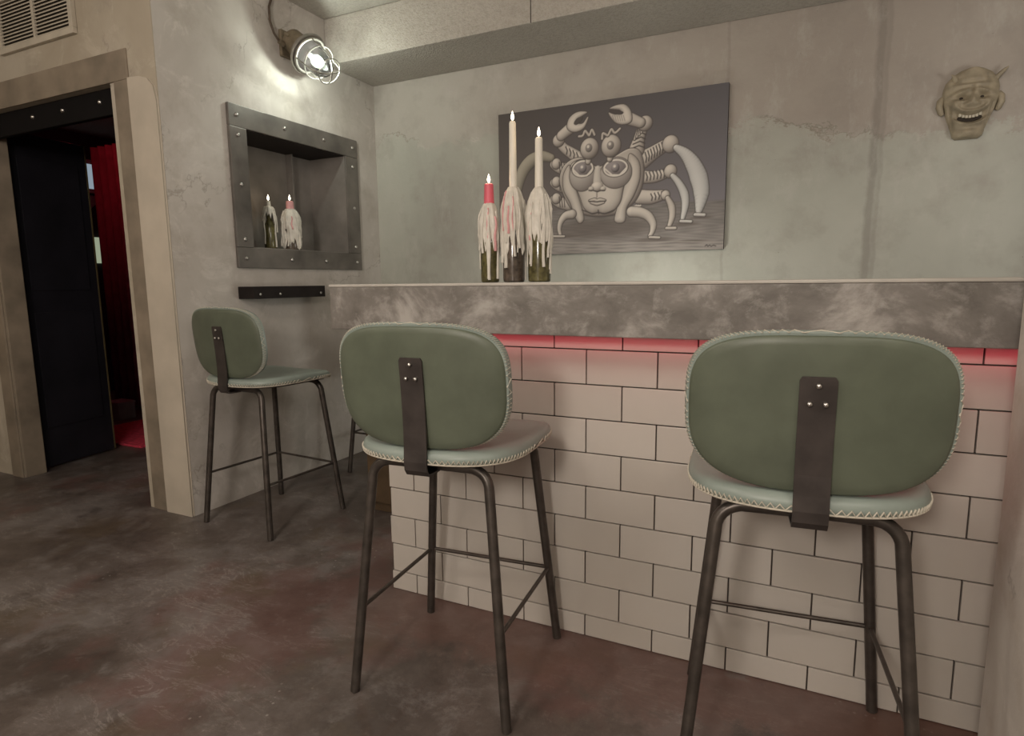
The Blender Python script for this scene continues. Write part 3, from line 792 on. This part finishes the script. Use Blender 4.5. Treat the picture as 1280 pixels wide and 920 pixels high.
# ground and dark backdrop
hz_ = u2((990, 630))[1]
t = np.clip(UU/PWd, 0, 1)
sky = C8(78, 70, 66)[None, None]*(1-t[..., None]) + C8(92, 88, 92)[None, None]*t[..., None]
vv = np.clip((VV-hz_)/(PHt-hz_), 0, 1)
IM[:] = sky*(1.10-0.28*vv[..., None])
wav = np.sin(UU*37+3*np.sin(VV*90))*np.sin(VV*210+UU*9)
gr = C8(112, 106, 102)[None, None]*(1.0-0.10*wav[..., None])
gr = gr*(0.86+0.22*np.clip((hz_-VV)/hz_, 0, 1)[..., None])
put(soft(VV-hz_-0.004*np.sin(UU*14), 0.012), gr)
for c, rx, ry in (((360, 800), 330, 60), ((660, 870), 120, 14), ((880, 880), 110, 9), ((860, 775), 70, 12), ((955, 735), 60, 9), ((120, 850), 120, 10)):
    p = u2(c); q_ = np.hypot((UU-p[0])/(rx*SCL), (VV-p[1])/(ry*SCL)); put(np.clip(1.15-q_, 0, 0.65), C8(80, 71, 66))
for y in (885, 905, 925): curve([(-300, y+10), (100, y), (420, y+8), (800, y-4), (1090, y)], 2, C8(140, 133, 126))
# far left crescent arm and stubs
stroke([(43, 374), (-20, 365), (-80, 395), (-130, 460), (-160, 570), (-165, 690)], [20, 30, 36, 34, 26, 12], C8(70, 64, 56), C8(160, 152, 136))
for y in (430, 540, 640):
    stroke([(150, y+15), (95, y+5), (60, y-15)], [34, 28, 22])
    ball((75, y-20), 26, 28)
    for i in range(3): curve([(92+i*14, y-30), (98+i*14, y+32)], 2.5, DK)
# right legs
def ribs(x0, y0, x1, y1, n, r):
    for i in range(n):
        t_ = i/(n-1); x, y = x0+(x1-x0)*t_, y0+(y1-y0)*t_
        curve([(x-3, y-r), (x+6, y), (x+2, y+r)], 3.2, DK); curve([(x+6, y-r), (x+14, y-4)], 3.0, LT)
WL = C8(205, 202, 197)
stroke([(600, 385), (660, 345), (730, 300)], [44, 34, 28]); ribs(615, 372, 715, 312, 7, 30); ball((766, 290), 40, 42)
stroke([(800, 312), (855, 350), (900, 410), (935, 490), (952, 590), (935, 705)], [14, 26, 36, 42, 36, 12], C8(96, 94, 94), WL)
stroke([(915, 718), (970, 720)], 8, light=WL)
stroke([(600, 490), (670, 490), (735, 470)], [32, 27, 22]); ribs(620, 488, 725, 470, 6, 24); ball((765, 455), 31, 33)
stroke([(778, 482), (815, 525), (848, 590), (855, 660), (838, 745)], [11, 16, 20, 17, 9], C8(92, 90, 90), WL)
stroke([(828, 758), (890, 760)], 7, light=WL)
stroke([(580, 610), (650, 612), (715, 600)], [36, 34, 24]); ribs(650, 612, 715, 600, 4, 20); ball((735, 600), 22, 24)
stroke([(748, 618), (772, 670), (775, 730), (757, 790)], [11, 17, 15, 9]); stroke([(742, 800), (795, 800)], 7)
# arms
stroke([(560, 325), (575, 260), (602, 190)], [40, 28, 22])
for i in range(5): curve([(530+i*9, 318-i*26), (575+i*6, 300-i*26), (608+i*3, 312-i*26)], 3, DK)
for i in range(4): stroke([(548+i*14, 262-i*14), (562+i*12, 205-i*4)], [5, 1])
ball((612, 165), 37, 37); stroke([(585, 162), (520, 138)], [24, 30])
blob([(398, 75), (440, 55), (490, 52), (525, 90), (530, 150), (490, 172), (440, 165), (405, 130), (392, 100), (430, 112), (470, 105), (460, 85), (425, 80)], 26, hi=0.95)
blob([(402, 84), (440, 84), (480, 96), (468, 112), (430, 110), (398, 100)], 10, C8(45, 40, 38), C8(70, 62, 60), False)
for i in range(6): curve([(415+i*13, 118), (425+i*13, 150)], 2, MD)
stroke([(215, 380), (165, 345), (125, 318), (95, 285)], [34, 28, 24, 22]); ribs(135, 330, 200, 365, 4, 22)
ball((88, 270), 33, 33); stroke([(105, 240), (135, 215), (160, 195)], [26, 28, 30])
blob([(140, 190), (150, 140), (185, 105), (225, 93), (262, 98), (235, 118), (205, 140), (200, 165), (235, 165), (262, 128), (268, 135), (245, 190), (205, 215), (165, 215)], 24, hi=0.95)
blob([(200, 135), (235, 125), (225, 155), (195, 175), (180, 165)], 9, C8(45, 40, 38), C8(75, 68, 64), False)
# body shell and hanging lobes
blob([(120, 425), (185, 378), (250, 380), (300, 418), (335, 428), (375, 408), (440, 360), (520, 318), (580, 335), (605, 430), (596, 540), (560, 625), (505, 680), (440, 715), (330, 730), (230, 715), (165, 680), (120, 600), (95, 510)], 120, lo=0.25, hi=0.72)
blob([(150, 420), (118, 480), (120, 570), (160, 650), (190, 735), (215, 770), (240, 750), (232, 690), (205, 600), (178, 520), (165, 450)], 34, hi=0.85)
blob([(520, 350), (575, 400), (580, 500), (545, 600), (500, 680), (490, 755), (455, 770), (428, 752), (440, 690), (465, 610), (490, 520), (505, 430)], 44, hi=0.85)
# face
blob([(170, 410), (240, 385), (310, 425), (340, 428), (400, 395), (490, 395), (505, 460), (480, 560), (462, 640), (420, 695), (365, 712), (330, 705), (290, 712), (245, 680), (218, 610), (190, 540), (165, 470)], 80, lo=0.36, hi=0.86)
for c, rx, ry in (((232, 480), 72, 82), ((435, 465), 84, 78)):
    ball(c, rx, ry, C8(100, 92, 88), C8(176, 168, 160))
for c, rx, ry in (((234, 440), 60, 44), ((432, 435), 66, 45)):
    ball(c, rx, ry, LT, C8(205, 198, 188)); ball(c, rx-9, ry-9, C8(80, 72, 72), C8(140, 132, 130), False); ball((c[0], c[1]-2), 22, 24, C8(50, 45, 46), C8(150, 142, 142), False); ball((c[0]-5, c[1]-10), 7, 7, LT, LT, False)
    curve([(c[0]-rx, c[1]+4), (c[0]-20, c[1]+ry-2), (c[0]+25, c[1]+ry-2), (c[0]+rx, c[1])], 4, LT)
stroke([(325, 440), (322, 490), (322, 535)], [16, 20, 24], C8(120, 112, 106), LT, False)
ball((322, 548), 34, 26, line=False, gain=1.1); ball((285, 562), 16, 13, line=False); ball((358, 562), 16, 13, line=False)
curve([(272, 572), (300, 572), (322, 580), (345, 572), (368, 572)], 3, DK)
curve([(320, 588), (320, 612)], 4, MD)
stroke([(275, 634), (305, 628), (322, 633), (340, 628), (370, 632)], [4, 8, 7, 8, 4]); stroke([(285, 646), (322, 652), (362, 644)], [4, 9, 4]); curve([(272, 637), (322, 642), (373, 635)], 2.4, DK)
curve([(328, 690), (332, 712)], 3, DK); curve([(230, 690), (290, 712), (330, 706), (370, 712), (425, 690)], 2.5, DK)
# stalked eyes and brows
for c, r in (((275, 318), 50), ((406, 302), 52)):
    stroke([(c[0]-8, c[1]+80), (c[0]-4, c[1]+45)], [14, 18]); ball(c, r, r+4); ball((c[0]-4, c[1]-4), 19, 22, C8(70, 64, 62), C8(140, 132, 126), False); ball((c[0]-8, c[1]-12), 7, 8, LT, LT, False)
for z in ([(212, 245), (235, 240), (248, 212), (262, 225), (275, 238), (290, 205), (306, 235)], [(352, 260), (356, 228), (372, 232), (388, 238), (408, 202), (425, 222), (440, 218), (460, 198)]):
    stroke(z, 6, line=True)
# ribbed front legs
for s_ in (0, 1, 2): curve([(508+s_*16, 715), (520+s_*16, 680), (560+s_*12, 662)], 3.4, LT)
stroke([(530, 700), (585, 705), (632, 728), (660, 775), (655, 820), (640, 848)], [26, 25, 22, 17, 12, 9]); stroke([(640, 855), (698, 857)], 6)
stroke([(170, 715), (130, 725), (102, 760), (92, 805), (100, 845)], [24, 20, 15, 11, 8]); stroke([(58, 850), (122, 850)], 6)
# small dark brush signature
curve([(975, 908), (985, 900), (992, 910), (1002, 902), (1012, 910), (1025, 903), (1040, 908)], 2.2, DK)
# sRGB pigment to linear
IM = np.clip(0.075+IM*0.98, 0, 1)
LIN = np.where(IM <= 0.04045, IM/12.92, ((IM+0.055)/1.055)**2.4)
pr_ = tag(empty('painting', (PX0, PY, PZ0)), 'unframed grey canvas painting of a crab creature with a human face', 'painting')
me = bpy.data.meshes.new('canvas')
verts = np.stack([UU.ravel(), np.zeros(UU.size), VV.ravel()], 1)
idx = np.arange(NXp*NYp).reshape(NYp, NXp)
quads = np.stack([idx[:-1, :-1].ravel(), idx[:-1, 1:].ravel(), idx[1:, 1:].ravel(), idx[1:, :-1].ravel()], 1)
me.from_pydata(verts.tolist(), [], quads.tolist()); me.update()
ca = me.color_attributes.new('paint', 'FLOAT_COLOR', 'POINT')
ca.data.foreach_set('color', np.concatenate([LIN.reshape(-1, 3), np.ones((LIN.size//3, 1))], 1).astype(np.float32).ravel())
me.materials.append(M['painted_canvas'])
cn = bpy.data.objects.new('canvas', me); COL.objects.link(cn); cn.parent = pr_
B(0.0, PWd, 0.0008, 0.0285, 0.0, PHt).build('stretcher', 'canvas_edge', pr_)

# ------------------------------------------------------------------ laughing mask
mk = tag(empty('wall_mask', (0.604, YB, 1.845), 0), 'carved tan laughing demon mask hanging on the back wall', 'mask')
def outline(z):                                 # half width at height z in -1..1
    t = np.interp(z, [-1.0, -0.92, -0.75, -0.5, -0.2, 0.1, 0.4, 0.65, 0.85, 0.95, 1.0], [0.38, 0.50, 0.56, 0.68, 0.82, 0.92, 0.94, 0.86, 0.62, 0.38, 0.12])
    return float(t)
def gs(x, z, cx, cz, sx, sz, p=2): return math.exp(-(abs((x-cx)/sx)**p + abs((z-cz)/sz)**p))
def mh(x, z):                                   # relief in units of half width
    ax_ = abs(x)
    h = 0.78*math.sqrt(max(0.0, 1-(x/max(0.05, outline(z)))**2*0.96))*(1-0.22*z*z)
    h += 0.30*gs(ax_, z, 0.34, 0.30-0.25*(ax_-0.3), 0.30, 0.065)      # frowning brows
    h -= 0.22*gs(x, z, 0, 0.36, 0.06, 0.10)
    h -= 0.34*gs(ax_, z, 0.34, 0.14, 0.19, 0.07)            # sockets
    h += 0.10*gs(ax_, z, 0.36, 0.04, 0.16, 0.03)            # lower lids
    h += 0.42*gs(x, z, 0, 0.02, 0.12, 0.17)                 # nose
    h += 0.26*gs(ax_, z, 0.17, -0.08, 0.10, 0.07)           # nostril wings
    h += 0.34*gs(ax_, z, 0.55, -0.04, 0.17, 0.14)           # cheeks
    h += 0.12*math.sin(z*30)*gs(x, z, 0, 0.52, 0.5, 0.12)   # forehead folds
    h -= 0.16*gs(ax_, z, 0.52, 0.66, 0.12, 0.08)            # horn roots
    mz = z - (-0.44 + 0.55*ax_*ax_)                         # grin follows a curve
    if ax_ < 0.60:
        f = 1-(ax_/0.60)**4
        h += 0.26*f*math.exp(-((mz-0.16)/0.055)**2) + 0.24*f*math.exp(-((mz+0.20)/0.06)**2)
        h -= 0.45*f*math.exp(-((mz+0.02)/0.12)**4)
    h += 0.26*gs(x, z, 0, -0.86, 0.30, 0.10)
    h -= 0.20*math.exp(-((ax_-(0.62+0.25*(z+0.4)))/0.05)**2)*(1 if -0.8 < z < -0.02 else 0)
    return h
HWm, HHm = 0.102, 0.146
vs, fs = [], []; NXm, NZm = 56, 72
for i in range(NZm+1):
    z = -1+2*i/NZm; ow = outline(z)
    for j in range(NXm+1):
        x = (-1+2*j/NXm)*ow
        y = -mh(x, z)*0.062-0.012 if 0 < j < NXm and 0 < i < NZm else -0.002
        vs.append((x*HWm/0.94, y, z*HHm))
for i in range(NZm):
    for j in range(NXm):
        a = i*(NXm+1)+j; fs.append((a, a+1, a+NXm+2, a+NXm+1))
face = MB().add(vs, fs).build('face', 'mask_clay', mk, smooth=True)
for s_ in (-1, 1):
    x, z = s_*0.34, 0.13
    MB().lathe([(0.0085, 0), (0.0065, 0.004), (0.001, 0.005)], 12, Matrix.Rotation(PI/2, 4, 'X')).build('eye', 'mask_dark', mk, smooth=True, loc=(x*HWm/0.94, -mh(x, z)*0.062-0.0125, z*HHm))
    # ear and horn
    pe = [(s_*0.098, -0.010, 0.035), (s_*0.108, -0.014, 0.022), (s_*0.110, -0.014, -0.002), (s_*0.102, -0.012, -0.026), (s_*0.096, -0.010, -0.035)]
    MB().tube(pe, [0.012, 0.014, 0.014, 0.012, 0.008], 8).build('ear', 'mask_clay', mk, smooth=True)
    hn = [(s_*0.078, -0.022, 0.088), (s_*0.096, -0.030, 0.108), (s_*0.110, -0.034, 0.122)] if s_ > 0 else [(s_*0.062, -0.034, 0.098), (s_*0.068, -0.046, 0.108), (s_*0.072, -0.052, 0.112)]
    hn.append((hn[-1][0]+s_*0.010, hn[-1][1]-0.002, hn[-1][2]+0.009))
    MB().tube(hn, [0.012, 0.0095, 0.0065, 0.002], 8).build('horn', 'mask_clay', mk, smooth=True)
mo = []
for i in range(13):
    x = -0.40+0.80*i/12; z = -0.49+0.55*x*x; mo.append((x*HWm/0.94, -mh(x, z)*0.062-0.0125, z*HHm))
MB().tube(mo, [0.004]+[0.009]*11+[0.004], 8).build('mouth_hollow', 'mask_dark', mk, smooth=True)
for i in range(7):
    x = -0.33+0.66*i/6; z = -0.385+0.55*x*x
    t_ = B(-0.0052, 0.0052, -0.004, 0.006, -0.008, 0.006).build('tooth', 'mask_teeth', mk, bevel=0.0018, loc=(x*HWm/0.94, -mh(x, z-0.06)*0.062-0.021, z*HHm))

# ------------------------------------------------------------------ things in the room beyond the door
vs, fs = [], []; n = 40
for zi, z in enumerate((0.03, 2.3)):
    for j in range(n+1):
        vs.append((0.46*j/n, 0.04*math.sin(j*0.7), z))
for j in range(n): fs.append((j, j+1, n+2+j, n+1+j))
cu = MB().add(vs, fs).build('curtain', 'curtain_red', smooth=True, loc=(-5.75, 3.45, 0.0))
sm = cu.modifiers.new('thick', 'SOLIDIFY'); sm.thickness = 0.006
tag(cu, 'dark red curtain hanging in the room beyond the doorway', 'curtain')
rug = B(-4.86, -4.05, 2.56, 3.20, 0.001, 0.018).build('rug', 'rug_red', bevel=0.004)
tag(rug, 'red lit mat on the floor beyond the doorway', 'rug')
bx = tag(empty('storage_box', (-5.15, 3.12, 0)), 'small pale box on the floor beyond the doorway', 'box')
B(-0.09, 0.09, -0.07, 0.07, 0.001, 0.13).build('body', 'crate_grey', bx, bevel=0.006)
B(-0.095, 0.095, -0.075, 0.075, 0.13, 0.15).build('lid', 'crate_grey', bx, bevel=0.004)
wn = struct(empty('window_1', (-6.6, 3.90, 2.05)))
def wpart(name, y0, y1, z0, z1, mat, d=0.03): return B(0.001, d, y0, y1, z0, z1).build(name, mat, wn)
wpart('pane', -0.11, 0.085, 0.03, 0.275, 'pane_blue', 0.012)
wpart('frame_bar', -0.14, 0.125, 0.275, 0.315, 'window_frame_paint'); wpart('frame_bar', -0.14, 0.125, -0.01, 0.03, 'window_frame_paint')
wpart('frame_bar', -0.14, -0.11, 0.03, 0.275, 'window_frame_paint'); wpart('frame_bar', 0.085, 0.125, 0.03, 0.275, 'window_frame_paint')
ps = tag(B(0.001, 0.03, -0.10, 0.15, -0.16, 0.10).build('light_box', 'pane_green', loc=(-6.6, 3.90, 1.50)), 'small pale green light box on the far wall beyond the doorway', 'light box')
vs = [(0.001, -0.10, 0.13), (0.001, 0.14, 0.13), (0.001, 0.0, 0.0)]; vs += [(0.02, y, z) for _, y, z in vs]
tag(MB().add(vs, [(0, 1, 2), (5, 4, 3), (0, 3, 4, 1), (1, 4, 5, 2), (2, 5, 3, 0)]).build('pennant', 'crate_grey', loc=(-6.6, 3.90, 1.885)), 'pale triangular pennant under the far window beyond the doorway', 'pennant')
point('red_lamp', (-5.05, 2.95, 2.45), 2.6, (1.0, 0.10, 0.16), 0.06)
